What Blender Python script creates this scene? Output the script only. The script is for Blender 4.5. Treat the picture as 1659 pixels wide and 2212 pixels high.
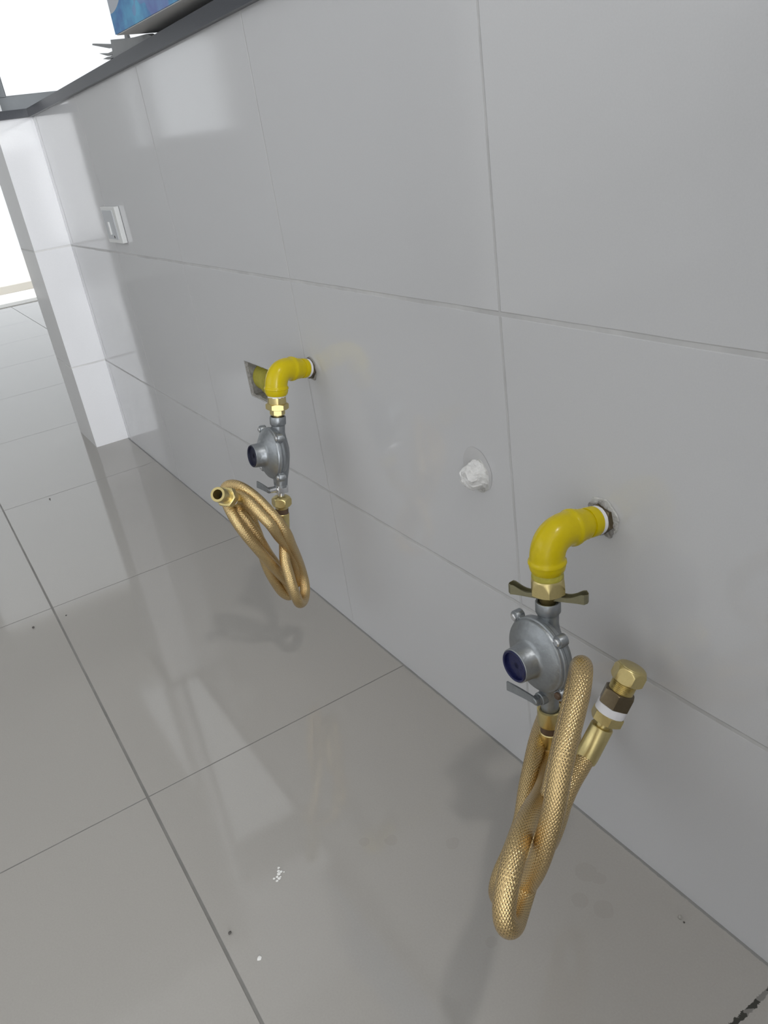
import bpy, bmesh, math, random
from mathutils import Vector, Matrix

random.seed(7)
C = bpy.context.scene.collection
for o in list(bpy.data.objects):
    bpy.data.objects.remove(o)

# ------------------------------------------------------------------ camera
cam_data = bpy.data.cameras.new('camera')
cam_data.sensor_fit = 'HORIZONTAL'
cam_data.sensor_width = 36.0
cam_data.lens = 1702.786 / 1659.0 * 36.0
cam_data.clip_start = 0.01
cam = bpy.data.objects.new('camera', cam_data)
C.objects.link(cam)
right = Vector((0.5338724, 0.8343549, -0.1372303))
down = Vector((0.3025735, -0.3400538, -0.8904003))
fwd = Vector((-0.7895755, 0.4338379, -0.4339990))
cam.matrix_world = Matrix(((right.x, -down.x, -fwd.x, 0.0),
                           (right.y, -down.y, -fwd.y, -0.4555),
                           (right.z, -down.z, -fwd.z, 0.7127),
                           (0, 0, 0, 1)))
bpy.context.scene.camera = cam

# ------------------------------------------------------------------ daylight, lamps, exposure
world = bpy.data.worlds.new('overcast_sky')
bpy.context.scene.world = world
world.use_nodes = True
bg = world.node_tree.nodes['Background']
bg.inputs['Color'].default_value = (0.93, 0.97, 1.0, 1)
bg.inputs['Strength'].default_value = 1.12

vs = bpy.context.scene.view_settings
vs.view_transform = 'Standard'
vs.look = 'None'
vs.exposure = 0.0
vs.gamma = 1.0
vs.use_curve_mapping = False


def area(name, loc, rot, sx, sy, power, col=(1, 1, 1)):
    d = bpy.data.lights.new(name, 'AREA')
    d.shape = 'RECTANGLE'
    d.size = sx
    d.size_y = sy
    d.energy = power
    d.color = col
    o = bpy.data.objects.new(name, d)
    o.location = loc
    o.rotation_euler = rot
    C.objects.link(o)
    return o


sun = bpy.data.lights.new('sun', 'SUN')
sun.energy = 3.0
sun.angle = 0.01
sun_o = bpy.data.objects.new('sun', sun)
sun_o.rotation_euler = Vector((0.0, 0.45, -0.9)).to_track_quat('-Z', 'Y').to_euler()
C.objects.link(sun_o)
# daylight entering through the opening at the near end of the room and the back window
area('near_opening_daylight', (3.15, -1.25, 1.15), (0, math.radians(90), 0), 1.9, 1.7, 106, (0.97, 0.985, 1.0))
area('back_window_daylight', (-1.45, -2.66, 1.55), (math.radians(90), 0, 0), 1.8, 1.2, 5, (0.97, 0.985, 1.0))

# ------------------------------------------------------------------ materials
def mat(name):
    m = bpy.data.materials.new(name)
    m.use_nodes = True
    nt = m.node_tree
    return m, nt, nt.nodes['Principled BSDF']


def simple(name, col, rough=0.5, metal=0.0, bump=0.0, scale=300.0, var=0.0, coat=0.0):
    m, nt, b = mat(name)
    b.inputs['Base Color'].default_value = (*col, 1)
    b.inputs['Roughness'].default_value = rough
    b.inputs['Metallic'].default_value = metal
    b.inputs['Coat Weight'].default_value = coat
    b.inputs['Coat Roughness'].default_value = 0.12
    tc = nt.nodes.new('ShaderNodeTexCoord')
    nz = nt.nodes.new('ShaderNodeTexNoise')
    nz.inputs['Scale'].default_value = scale
    nz.inputs['Detail'].default_value = 4
    nt.links.new(tc.outputs['Object'], nz.inputs['Vector'])
    if bump:
        bp = nt.nodes.new('ShaderNodeBump')
        bp.inputs['Strength'].default_value = bump
        bp.inputs['Distance'].default_value = 0.001
        nt.links.new(nz.outputs['Fac'], bp.inputs['Height'])
        nt.links.new(bp.outputs['Normal'], b.inputs['Normal'])
    if var:
        mx = nt.nodes.new('ShaderNodeMix')
        mx.data_type = 'RGBA'
        mx.inputs['A'].default_value = (*[c * (1 - var) for c in col], 1)
        mx.inputs['B'].default_value = (*[min(1, c * (1 + var)) for c in col], 1)
        nt.links.new(nz.outputs['Fac'], mx.inputs['Factor'])
        nt.links.new(mx.outputs['Result'], b.inputs['Base Color'])
    return m


class NG:
    """tiny node-graph helper for math expressions"""
    def __init__(s, nt):
        s.nt = nt

    def put(s, sock, v):
        if isinstance(v, (int, float)):
            sock.default_value = v
        else:
            s.nt.links.new(v, sock)

    def m(s, op, a, b=0.0, c=0.0):
        n = s.nt.nodes.new('ShaderNodeMath')
        n.operation = op
        s.put(n.inputs[0], a)
        s.put(n.inputs[1], b)
        s.put(n.inputs[2], c)
        return n.outputs[0]

    def mix(s, f, a, b):
        n = s.nt.nodes.new('ShaderNodeMix')
        n.data_type = 'RGBA'
        s.put(n.inputs['Factor'], f)
        for k, v in (('A', a), ('B', b)):
            if isinstance(v, tuple):
                n.inputs[k].default_value = (*v, 1)
            else:
                s.nt.links.new(v, n.inputs[k])
        return n.outputs['Result']

    def noise(s, vec, scale, detail=3, rough=0.5):
        n = s.nt.nodes.new('ShaderNodeTexNoise')
        n.inputs['Scale'].default_value = scale
        n.inputs['Detail'].default_value = detail
        n.inputs['Roughness'].default_value = rough
        s.nt.links.new(vec, n.inputs['Vector'])
        return n.outputs['Fac']

    def joint(s, coord, origin, pitch, half):
        """1 inside a joint line of the given half width, repeating every pitch"""
        t = s.m('SUBTRACT', coord, origin)
        t = s.m('DIVIDE', t, pitch)
        t = s.m('ADD', t, 0.5)
        t = s.m('FRACT', t)
        t = s.m('SUBTRACT', t, 0.5)
        t = s.m('ABSOLUTE', t)
        t = s.m('MULTIPLY', t, pitch)
        n = s.nt.nodes.new('ShaderNodeMapRange')
        n.interpolation_type = 'SMOOTHSTEP'
        s.put(n.inputs['Value'], t)
        n.inputs['From Min'].default_value = half * 0.75
        n.inputs['From Max'].default_value = half * 1.25
        n.inputs['To Min'].default_value = 1
        n.inputs['To Max'].default_value = 0
        return n.outputs['Result']


XA, WT, Z1, HT = -0.5585, 0.4296, 0.2368, 0.3123


def wall_tile_material(name, axis, origin, pitch, half=0.0015, tone=1.0):
    m, nt, b = mat(name)
    g = NG(nt)
    geo = nt.nodes.new('ShaderNodeNewGeometry')
    sep = nt.nodes.new('ShaderNodeSeparateXYZ')
    nt.links.new(geo.outputs['Position'], sep.inputs[0])
    pos = geo.outputs['Position']
    wob = g.m('MULTIPLY', g.m('SUBTRACT', g.noise(pos, 9.0, 2), 0.5), 0.0016)
    u = g.m('ADD', sep.outputs[axis], wob)
    w = g.m('ADD', sep.outputs['Z'], wob)
    jv = g.joint(u, origin, pitch, half)
    jh = g.joint(w, Z1, HT, half * 1.5)
    j = g.m('MAXIMUM', jv, jh)
    # the lower arris of each horizontal joint catches more grout
    dirt = g.noise(pos, 14.0, 4, 0.65)
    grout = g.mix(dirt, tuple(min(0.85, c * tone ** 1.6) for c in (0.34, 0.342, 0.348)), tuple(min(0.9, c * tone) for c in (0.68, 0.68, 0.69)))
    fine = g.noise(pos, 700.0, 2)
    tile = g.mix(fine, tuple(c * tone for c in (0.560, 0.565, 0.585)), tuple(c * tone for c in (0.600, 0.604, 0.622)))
    col = g.mix(j, tile, grout)
    nt.links.new(col, b.inputs['Base Color'])
    nt.links.new(g.m('MULTIPLY_ADD', j, 0.5, 0.085), b.inputs['Roughness'])
    b.inputs['IOR'].default_value = 1.5
    und = g.noise(pos, 2.2, 2)
    h = g.m('SUBTRACT', g.m('MULTIPLY', und, 0.0006), g.m('MULTIPLY', j, 0.0008))
    bp = nt.nodes.new('ShaderNodeBump')
    bp.inputs['Distance'].default_value = 1.0
    bp.inputs['Strength'].default_value = 0.6
    nt.links.new(h, bp.inputs['Height'])
    nt.links.new(bp.outputs['Normal'], b.inputs['Normal'])
    return m


M = {}
M['wall'] = wall_tile_material('grey_wall_tile', 'X', XA, WT)
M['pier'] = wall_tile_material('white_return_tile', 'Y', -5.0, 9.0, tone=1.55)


def floor_material():
    m, nt, b = mat('polished_floor_tile')
    g = NG(nt)
    geo = nt.nodes.new('ShaderNodeNewGeometry')
    sep = nt.nodes.new('ShaderNodeSeparateXYZ')
    nt.links.new(geo.outputs['Position'], sep.inputs[0])
    pos = geo.outputs['Position']
    jx = g.joint(sep.outputs['X'], -0.8375, 0.6, 0.0009)
    jy = g.joint(sep.outputs['Y'], -0.3948, 0.6, 0.0017)
    rag = g.m('MULTIPLY', g.m('SUBTRACT', g.noise(pos, 160.0, 4, 0.7), 0.38), 0.03)
    # the chipped, hollow joint near the wall on the right
    jag = g.m('LESS_THAN', g.m('ABSOLUTE', g.m('SUBTRACT', sep.outputs['X'], g.m('ADD', -0.2375, g.m('MULTIPLY', rag, 0.30)))), 0.0021)
    jw = g.m('GREATER_THAN', sep.outputs['Y'], g.m('ADD', -0.0035, g.m('MULTIPLY', rag, 0.12)))
    jw = g.m('MULTIPLY', jw, g.m('GREATER_THAN', sep.outputs['X'], -2.312))
    j = g.m('MAXIMUM', g.m('MAXIMUM', jx, jy), jag)
    dirt = g.noise(pos, 11.0, 4, 0.7)
    grout = g.mix(dirt, (0.10, 0.10, 0.095), (0.30, 0.29, 0.275))
    grout = g.mix(g.m('MULTIPLY', jag, g.m('GREATER_THAN', g.noise(pos, 55.0, 2), 0.47)), grout, (0.035, 0.035, 0.03))
    fine = g.noise(pos, 500.0, 3)
    cloud = g.noise(pos, 3.0, 4)
    tile = g.mix(fine, (0.360, 0.347, 0.328), (0.406, 0.393, 0.374))
    tile = g.mix(g.m('MULTIPLY', cloud, 0.25), tile, (0.405, 0.382, 0.352))
    # dried drips and water marks
    st = None
    for (x, y, r) in ((-0.419, -0.055, 0.011), (-0.399, -0.083, 0.008), (-0.378, -0.073, 0.010),
                      (-0.4189, -0.1804, 0.006), (-0.5825, -0.1903, 0.007), (-0.405, -0.05, 0.007),
                      (-0.60, -0.215, 0.006), (-0.535, -0.14, 0.008)):
        dx = g.m('SUBTRACT', sep.outputs['X'], x)
        dy = g.m('SUBTRACT', sep.outputs['Y'], y)
        d = g.m('SQRT', g.m('ADD', g.m('MULTIPLY', dx, dx), g.m('MULTIPLY', dy, dy)))
        d = g.m('ADD', d, g.m('MULTIPLY', g.m('SUBTRACT', g.noise(pos, 90.0, 2), 0.5), 0.006))
        k = g.m('LESS_THAN', d, r)
        st = k if st is None else g.m('MAXIMUM', st, k)
    tile = g.mix(g.m('MULTIPLY', st, 0.10), tile, (0.20, 0.18, 0.15))
    col = g.mix(j, tile, grout)
    col = g.mix(jw, col, (0.25, 0.25, 0.245))
    nt.links.new(col, b.inputs['Base Color'])
    jj = g.m('MAXIMUM', j, jw)
    nt.links.new(g.m('ADD', g.m('MULTIPLY_ADD', jj, 0.5, 0.065), g.m('MULTIPLY', st, 0.1)), b.inputs['Roughness'])
    b.inputs['IOR'].default_value = 1.5
    h = g.m('SUBTRACT', g.m('MULTIPLY', g.noise(pos, 1.6, 2), 0.0006), g.m('MULTIPLY', j, 0.0012))
    bp = nt.nodes.new('ShaderNodeBump')
    bp.inputs['Strength'].default_value = 0.5
    bp.inputs['Distance'].default_value = 1.0
    nt.links.new(h, bp.inputs['Height'])
    nt.links.new(bp.outputs['Normal'], b.inputs['Normal'])
    return m


M['floor'] = floor_material()
M['plaster'] = simple('white_painted_plaster', (0.74, 0.74, 0.73), 0.85, bump=0.2, scale=60, var=0.02)
M['render_out'] = simple('sunlit_white_render', (0.86, 0.85, 0.82), 0.9, bump=0.2, scale=60)
M['beige'] = simple('beige_plinth_render', (0.74, 0.71, 0.65), 0.9, bump=0.2, scale=60)
M['granite'] = simple('dark_counter_stone', (0.06, 0.065, 0.078), 0.28, bump=0.05, scale=900, var=0.5)
M['alu'] = simple('grey_aluminium_frame', (0.30, 0.32, 0.34), 0.42, 0.6)
M['yellow'] = simple('yellow_enamel_paint', (0.60, 0.47, 0.0005), 0.26, bump=0.25, scale=160, var=0.06, coat=0.12)
M['yellow'].node_tree.nodes['Principled BSDF'].inputs['Specular IOR Level'].default_value = 0.3
M['yellow_old'] = simple('old_yellow_paint', (0.42, 0.38, 0.05), 0.5, bump=0.4, scale=200, var=0.25)
M['brass'] = simple('machined_brass', (0.66, 0.55, 0.26), 0.31, 0.95, bump=0.06, scale=500, var=0.08)
M['brass_dull'] = simple('dull_cast_brass', (0.27, 0.255, 0.165), 0.42, 0.75, bump=0.2, scale=300, var=0.15)
M['brass_dark'] = simple('dark_brown_brass', (0.17, 0.135, 0.085), 0.35, 0.85, bump=0.08, scale=400, var=0.15)
M['zinc'] = simple('die_cast_zinc', (0.315, 0.335, 0.355), 0.40, 0.85, bump=0.25, scale=260, var=0.16)
M['zinc_light'] = simple('plated_steel', (0.62, 0.63, 0.645), 0.26, 0.9, bump=0.1, scale=260, var=0.08)
M['navy'] = simple('navy_plastic_plug', (0.008, 0.011, 0.065), 0.4, bump=0.3, scale=300, var=0.3)
M['navy_dark'] = simple('dark_navy_hollow', (0.008, 0.010, 0.030), 0.6, bump=0.3, scale=300, var=0.3)
M['tape'] = simple('white_thread_tape', (0.82, 0.82, 0.86), 0.5, bump=0.5, scale=120, var=0.05)
M['mortar'] = simple('rough_white_mortar', (0.52, 0.52, 0.51), 0.9, bump=1.0, scale=260, var=0.45)
M['mortar_grey'] = simple('rough_grey_mortar', (0.30, 0.29, 0.275), 0.9, bump=1.0, scale=200, var=0.55)
M['patch'] = simple('smooth_grey_filler', (0.52, 0.52, 0.53), 0.6, bump=0.4, scale=90, var=0.05)
M['rubber'] = simple('brown_rubber_washer', (0.10, 0.06, 0.035), 0.5, bump=0.1)
M['dark'] = simple('dark_hollow', (0.03, 0.027, 0.022), 0.8)
M['plastic'] = simple('white_switch_plastic', (0.72, 0.73, 0.73), 0.3)
M['plaster_white'] = simple('white_plaster_lump', (0.72, 0.72, 0.72), 0.9, bump=0.8, scale=300, var=0.2)
M['plastic_grey'] = simple('grey_switch_module', (0.50, 0.52, 0.55), 0.3)
M['card_grey'] = simple('grey_scrap_sheet', (0.28, 0.29, 0.30), 0.75, bump=0.2, scale=80, var=0.06)
M['box_base'] = simple('grey_carton_board', (0.62, 0.62, 0.62), 0.7, bump=0.1, scale=80, var=0.04)
M['debris_white'] = simple('white_paint_flake', (0.85, 0.85, 0.84), 0.8)
M['debris_dark'] = simple('dark_dirt_crumb', (0.09, 0.085, 0.08), 0.9)
M['debris_grey'] = simple('pale_grit_crumb', (0.40, 0.39, 0.36), 0.9)


def braid_material():
    m, nt, b = mat('gold_braided_hose')
    g = NG(nt)
    uv = nt.nodes.new('ShaderNodeUVMap')
    sep = nt.nodes.new('ShaderNodeSeparateXYZ')
    nt.links.new(uv.outputs['UV'], sep.inputs[0])
    N = 21.0
    u = g.m('MULTIPLY', sep.outputs['X'], N)
    v = g.m('MULTIPLY', sep.outputs['Y'], N * 0.72)
    a = g.m('ADD', u, v)
    c = g.m('SUBTRACT', u, v)
    fa = g.m('SUBTRACT', g.m('FRACT', g.m('ADD', a, 200.0)), 0.5)
    fc = g.m('SUBTRACT', g.m('FRACT', g.m('ADD', c, 200.0)), 0.5)
    ia = g.m('FLOOR', g.m('ADD', a, 200.0))
    ic = g.m('FLOOR', g.m('ADD', c, 200.0))
    par = g.m('FLOORED_MODULO', g.m('ADD', ia, ic), 2.0)
    ha = g.m('COSINE', g.m('MULTIPLY', fa, 3.0))
    hc = g.m('COSINE', g.m('MULTIPLY', fc, 3.0))
    # the wire on top is high along its own middle and dives at its ends
    top_a = g.m('MULTIPLY', g.m('POWER', ha, 0.5), g.m('MULTIPLY_ADD', hc, 0.45, 0.55))
    top_c = g.m('MULTIPLY', g.m('POWER', hc, 0.5), g.m('MULTIPLY_ADD', ha, 0.45, 0.55))
    h = g.m('ADD', g.m('MULTIPLY', par, top_a), g.m('MULTIPLY', g.m('SUBTRACT', 1.0, par), top_c))
    # strands inside one flat wire
    fs = g.m('ADD', g.m('MULTIPLY', par, fa), g.m('MULTIPLY', g.m('SUBTRACT', 1.0, par), fc))
    ridge = g.m('ABSOLUTE', g.m('SINE', g.m('MULTIPLY', fs, 9.42)))
    h2 = g.m('ADD', g.m('MULTIPLY', h, 0.00038), g.m('MULTIPLY', ridge, 0.00003))
    hole = g.m('MULTIPLY', g.m('GREATER_THAN', g.m('ABSOLUTE', fa), 0.36),
               g.m('GREATER_THAN', g.m('ABSOLUTE', fc), 0.36))
    col = g.mix(hole, (0.66, 0.49, 0.245), (0.045, 0.032, 0.015))
    nt.links.new(col, b.inputs['Base Color'])
    nt.links.new(g.m('SUBTRACT', 0.97, g.m('MULTIPLY', hole, 0.9)), b.inputs['Metallic'])
    b.inputs['Roughness'].default_value = 0.23
    bp = nt.nodes.new('ShaderNodeBump')
    bp.inputs['Strength'].default_value = 1.0
    bp.inputs['Distance'].default_value = 1.0
    nt.links.new(h2, bp.inputs['Height'])
    nt.links.new(bp.outputs['Normal'], b.inputs['Normal'])
    return m


M['braid'] = braid_material()


def box_print_material():
    m, nt, b = mat('blue_printed_carton')
    g = NG(nt)
    tc = nt.nodes.new('ShaderNodeTexCoord')
    sep = nt.nodes.new('ShaderNodeSeparateXYZ')
    nt.links.new(tc.outputs['Object'], sep.inputs[0])
    vec = tc.outputs['Object']
    st = g.noise(vec, 16.0, 4, 0.6)
    st2 = g.noise(vec, 9.0, 3, 0.5)
    blue = g.mix(g.m('MULTIPLY_ADD', g.m('SUBTRACT', st, 0.5), 3.0, 0.5), (0.06, 0.11, 0.34), (0.13, 0.40, 0.60))
    blue = g.mix(g.m('MULTIPLY', g.m('GREATER_THAN', st2, 0.56), 0.45), blue, (0.22, 0.20, 0.44))
    # pale sweep on the upper left of the print
    cx = g.m('SUBTRACT', sep.outputs['X'], 0.005)
    cz = g.m('SUBTRACT', sep.outputs['Z'], 0.115)
    d = g.m('SQRT', g.m('ADD', g.m('MULTIPLY', cx, cx), g.m('MULTIPLY', cz, cz)))
    pale = g.m('LESS_THAN', d, 0.088)
    blue = g.mix(pale, blue, (0.42, 0.45, 0.50))
    nt.links.new(blue, b.inputs['Base Color'])
    b.inputs['Roughness'].default_value = 0.4
    return m


M['print'] = box_print_material()


# ------------------------------------------------------------------ mesh helpers
def link(name, bm, material, parent=None, smooth=False, mats=None):
    me = bpy.data.meshes.new(name)
    bm.normal_update()
    bmesh.ops.recalc_face_normals(bm, faces=bm.faces[:])
    bm.to_mesh(me)
    bm.free()
    for mm in (mats or [material]):
        me.materials.append(mm)
    if smooth:
        me.shade_smooth()
        me.set_sharp_from_angle(angle=math.radians(38))
    o = bpy.data.objects.new(name, me)
    C.objects.link(o)
    if parent:
        o.parent = parent
    return o


def place(o, origin):
    """move an object's origin without moving its shape"""
    origin = Vector(origin)
    o.data.transform(Matrix.Translation(-origin))
    o.location = origin


def struct(name, bm, m):
    o = link(name, bm, m)
    o['kind'] = 'structure'
    return o


def tag(o, label, cat, group=None):
    o['label'] = label
    o['category'] = cat
    if group:
        o['group'] = group
    return o


def empty(name, loc, label, cat, group=None):
    o = bpy.data.objects.new(name, None)
    o.empty_display_size = 0.03
    o.location = loc
    C.objects.link(o)
    return tag(o, label, cat, group)


def rebase(child_list, root):
    """children were modelled in world space; keep them there under a moved root"""
    for ch in child_list:
        ch.data.transform(Matrix.Translation(-root.location))
        ch.location = (0, 0, 0)


def part(name, bm, m, root, smooth=True, parent=None):
    """a part modelled in world coordinates, stored relative to its root empty"""
    bm.transform(Matrix.Translation(-root.location))
    return link(name, bm, m, parent or root, smooth)


def bx(bm, lo, hi, skip=()):
    x0, y0, z0 = lo
    x1, y1, z1 = hi
    v = [bm.verts.new(p) for p in ((x0, y0, z0), (x1, y0, z0), (x1, y1, z0), (x0, y1, z0),
                                   (x0, y0, z1), (x1, y0, z1), (x1, y1, z1), (x0, y1, z1))]
    fs = {'-z': (3, 2, 1, 0), '+z': (4, 5, 6, 7), '-y': (0, 1, 5, 4), '+x': (1, 2, 6, 5), '+y': (2, 3, 7, 6), '-x': (3, 0, 4, 7)}
    for k, f in fs.items():
        if k not in skip:
            bm.faces.new([v[i] for i in f])


def bevel(bm, w, seg=2):
    bmesh.ops.remove_doubles(bm, verts=bm.verts[:], dist=1e-6)
    bmesh.ops.bevel(bm, geom=[e for e in bm.edges if e.is_manifold], offset=w, segments=seg, affect='EDGES', profile=0.5)


def frame(z):
    z = Vector(z).normalized()
    a = Vector((0, 0, 1)) if abs(z.z) < 0.9 else Vector((1, 0, 0))
    x = a.cross(z).normalized()
    return x, z.cross(x), z


def lathe(bm, o, axis, prof, n=40, xdir=None, wob=0.0, close=True):
    """prof: list of (t along axis, radius)"""
    z = Vector(axis).normalized()
    if xdir is not None:
        x = (Vector(xdir) - z * Vector(xdir).dot(z)).normalized()
        y = z.cross(x)
    else:
        x, y, z = frame(z)
    o = Vector(o)
    rings = []
    for t, r in prof:
        ring = []
        for i in range(n):
            a = 2 * math.pi * i / n
            rr = r * (1 + (random.uniform(-wob, wob) if wob else 0))
            ring.append(bm.verts.new(o + z * t + (x * math.cos(a) + y * math.sin(a)) * rr))
        rings.append(ring)
    for a, b in zip(rings, rings[1:]):
        for i in range(n):
            k = (i + 1) % n
            bm.faces.new((a[i], a[k], b[k], b[i]))
    if close:
        bm.faces.new(rings[0][::-1])
        bm.faces.new(rings[-1])
    return rings


def hexnut(bm, o, axis, t0, t1, r, xdir, ch=0.0012, rot=0.0, ch1=None):
    """hexagonal nut with conical chamfers of length ch (start) and ch1 (end); r = radius to the corners"""
    z = Vector(axis).normalized()
    x = (Vector(xdir) - z * Vector(xdir).dot(z)).normalized()
    y = z.cross(x)
    o = Vector(o)
    n = 72
    ch1 = ch if ch1 is None else ch1
    flat = r * math.cos(math.pi / 6)

    def rad(a):
        a = (a - rot) % (math.pi / 3) - math.pi / 6
        return flat / math.cos(a)
    K = 7
    prof = [(t0, flat * 0.93)] + [(t0 + ch * 0.12 + ch * 0.88 * k / K, flat * 0.985 + (r - flat * 0.985) * k / K) for k in range(K + 1)]
    prof += [(t1 - ch1 * 0.12 - ch1 * 0.88 * k / K, flat * 0.985 + (r - flat * 0.985) * k / K) for k in range(K, -1, -1)] + [(t1, flat * 0.93)]
    rings = []
    for t, lim in prof:
        ring = []
        for i in range(n):
            a = 2 * math.pi * i / n + rot
            ring.append(bm.verts.new(o + z * t + (x * math.cos(a) + y * math.sin(a)) * min(rad(a), lim)))
        rings.append(ring)
    for a, b in zip(rings, rings[1:]):
        for i in range(n):
            k = (i + 1) % n
            bm.faces.new((a[i], a[k], b[k], b[i]))
    bm.faces.new(rings[0][::-1])
    bm.faces.new(rings[-1])


def catmull(pts, step):
    P = [Vector(p) for p in pts]
    P = [P[0] * 2 - P[1]] + P + [P[-1] * 2 - P[-2]]
    out = []
    for i in range(1, len(P) - 2):
        p0, p1, p2, p3 = P[i - 1:i + 3]
        n = max(2, int((p2 - p1).length / step))
        for k in range(n):
            t = k / n
            out.append(0.5 * ((2 * p1) + (p2 - p0) * t + (2 * p0 - 5 * p1 + 4 * p2 - p3) * t * t + (3 * p1 - p0 - 3 * p2 + p3) * t ** 3))
    out.append(P[-2])
    return out


def smooth_path(p, it):
    for _ in range(it):
        q = p[:]
        for i in range(1, len(p) - 1):
            q[i] = p[i] * 0.5 + (p[i - 1] + p[i + 1]) * 0.25
        p = q
    return p


def tube(bm, path, r, n=24, uv=False, radii=None, cap=True):
    lay = bm.loops.layers.uv.new('UVMap') if uv else None
    T = []
    for i in range(len(path)):
        a = path[max(i - 1, 0)]
        b = path[min(i + 1, len(path) - 1)]
        T.append((b - a).normalized())
    x, y, _ = frame(T[0])
    rings, s, S = [], 0.0, []
    for i, p in enumerate(path):
        if i:
            x = (x - T[i] * x.dot(T[i])).normalized()
            s += (p - path[i - 1]).length
        y = T[i].cross(x)
        rr = radii[i] if radii else r
        rings.append([bm.verts.new(p + (x * math.cos(2 * math.pi * k / n) + y * math.sin(2 * math.pi * k / n)) * rr) for k in range(n)])
        S.append(s / (2 * math.pi * r))
    for i in range(len(rings) - 1):
        for k in range(n):
            k2 = (k + 1) % n
            f = bm.faces.new((rings[i][k], rings[i][k2], rings[i + 1][k2], rings[i + 1][k]))
            if uv:
                for lp, (uu, vv) in zip(f.loops, ((k / n, S[i]), ((k + 1) / n, S[i]), ((k + 1) / n, S[i + 1]), (k / n, S[i + 1]))):
                    lp[lay].uv = (uu, vv)
    if cap:
        bm.faces.new(rings[0][::-1])
        bm.faces.new(rings[-1])


# ------------------------------------------------------------------ the setting
XR, YB, ZC = 3.2, -2.7, 2.7          # right wall, back wall, ceiling of the room
XE0, XE1 = -2.52, -2.312             # end wall with the window over the counter
XF = -5.85                           # far wall with the open door
CT0, CT1 = 0.857, 0.876              # counter slab

# long wall under the counter, with a square cut for the old pipe behind the left elbow
HX0, HX1, HZ0, HZ1 = -1.222, -1.128, 0.344, 0.403
bm = bmesh.new()
xs = [XE1, HX0, HX1, XR]
zs = [0.0, HZ0, HZ1, CT0]
for i in range(3):
    for k in range(3):
        if (i, k) == (1, 1):
            continue
        bm.faces.new([bm.verts.new(p) for p in ((xs[i], 0, zs[k]), (xs[i + 1], 0, zs[k]), (xs[i + 1], 0, zs[k + 1]), (xs[i], 0, zs[k + 1]))])
bx(bm, (HX0, 0, HZ0), (HX1, 0.05, HZ1), skip=('-y',))
bx(bm, (XE1, 0.06, 0), (XR, 0.12, CT0 - 0.001))
bmesh.ops.remove_doubles(bm, verts=bm.verts[:], dist=1e-5)
o = link('wall_front', bm, None, mats=[M['wall'], M['mortar_grey']])
o['kind'] = 'structure'
for p in o.data.polygons:
    c = p.center
    if HX0 - 1e-4 <= c.x <= HX1 + 1e-4 and HZ0 - 1e-4 <= c.z <= HZ1 + 1e-4 and 1e-4 < c.y < 0.055:
        p.material_index = 1

bm = bmesh.new()
bx(bm, (-9.5, -5.0, -0.1), (XR + 0.1, 4.0, 0.0))
struct('floor', bm, M['floor'])
bm = bmesh.new()
SX0, SX1, SY0, SY1 = -5.2, -2.75, 0.10, 1.40      # roof light over the next room
for lo, hi in (((XF - 0.15, -5.0), (SX0, 4.0)), ((SX1, -5.0), (XR + 0.1, 4.0)), ((SX0, -5.0), (SX1, SY0)), ((SX0, SY1), (SX1, 4.0))):
    bx(bm, (lo[0], lo[1], ZC), (hi[0], hi[1], ZC + 0.1))
struct('ceiling', bm, M['plaster'])

# end wall: tiled pier below, window over the counter
WY0, WY1, WZ0, WZ1 = -0.066, 0.60, CT1, 1.90
bm = bmesh.new()
bx(bm, (XE0, -0.094, 0), (XE1, 0.0, CT0))
bx(bm, (XE0, 0.0, 0), (XE1, 0.70, CT0))
bx(bm, (XE0, -0.094, CT1), (XE1, WY0, WZ1))
bx(bm, (XE0, WY1, CT1), (XE1, 0.70, WZ1))
bx(bm, (XE0, -0.094, WZ1), (XE1, 0.70, ZC))
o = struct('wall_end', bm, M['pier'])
bm = bmesh.new()
bx(bm, (XE1 - 0.2, 0.70, 0), (XR, 0.80, ZC))
struct('wall_counter_back', bm, M['plaster'])
bm = bmesh.new()
for lo, hi in (((XR, YB - 0.1, 0), (XR + 0.1, -2.1, ZC)), ((XR, -0.4, 0), (XR + 0.1, 0.80, ZC)),
               ((XR, -2.1, 0), (XR + 0.1, -0.4, 0.2)), ((XR, -2.1, 2.15), (XR + 0.1, -0.4, ZC))):
    bx(bm, lo, hi)
struct('wall_right', bm, M['plaster'])
bm = bmesh.new()
for lo, hi in (((XE0, YB - 0.1, 0), (-2.25, YB, ZC)), ((-0.3, YB - 0.1, 0), (XR, YB, ZC)),
               ((-2.25, YB - 0.1, 0), (-0.3, YB, 0.9)), ((-2.25, YB - 0.1, 2.2), (-0.3, YB, ZC))):
    bx(bm, lo, hi)
struct('wall_back', bm, M['plaster'])
bm = bmesh.new()
bx(bm, (XE0, YB, 0), (XE1, -1.35, ZC))
bx(bm, (XE0, -1.35, 2.15), (XE1, -0.094, ZC))
struct('wall_left', bm, M['plaster'])

# unseen leg added under the counter to shade the lower right wall and floor
bm = bmesh.new()
bx(bm, (0.16, -0.42, 0), (0.36, 0.0, CT0))
struct('wall_shade_block', bm, M['pier'])

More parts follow.
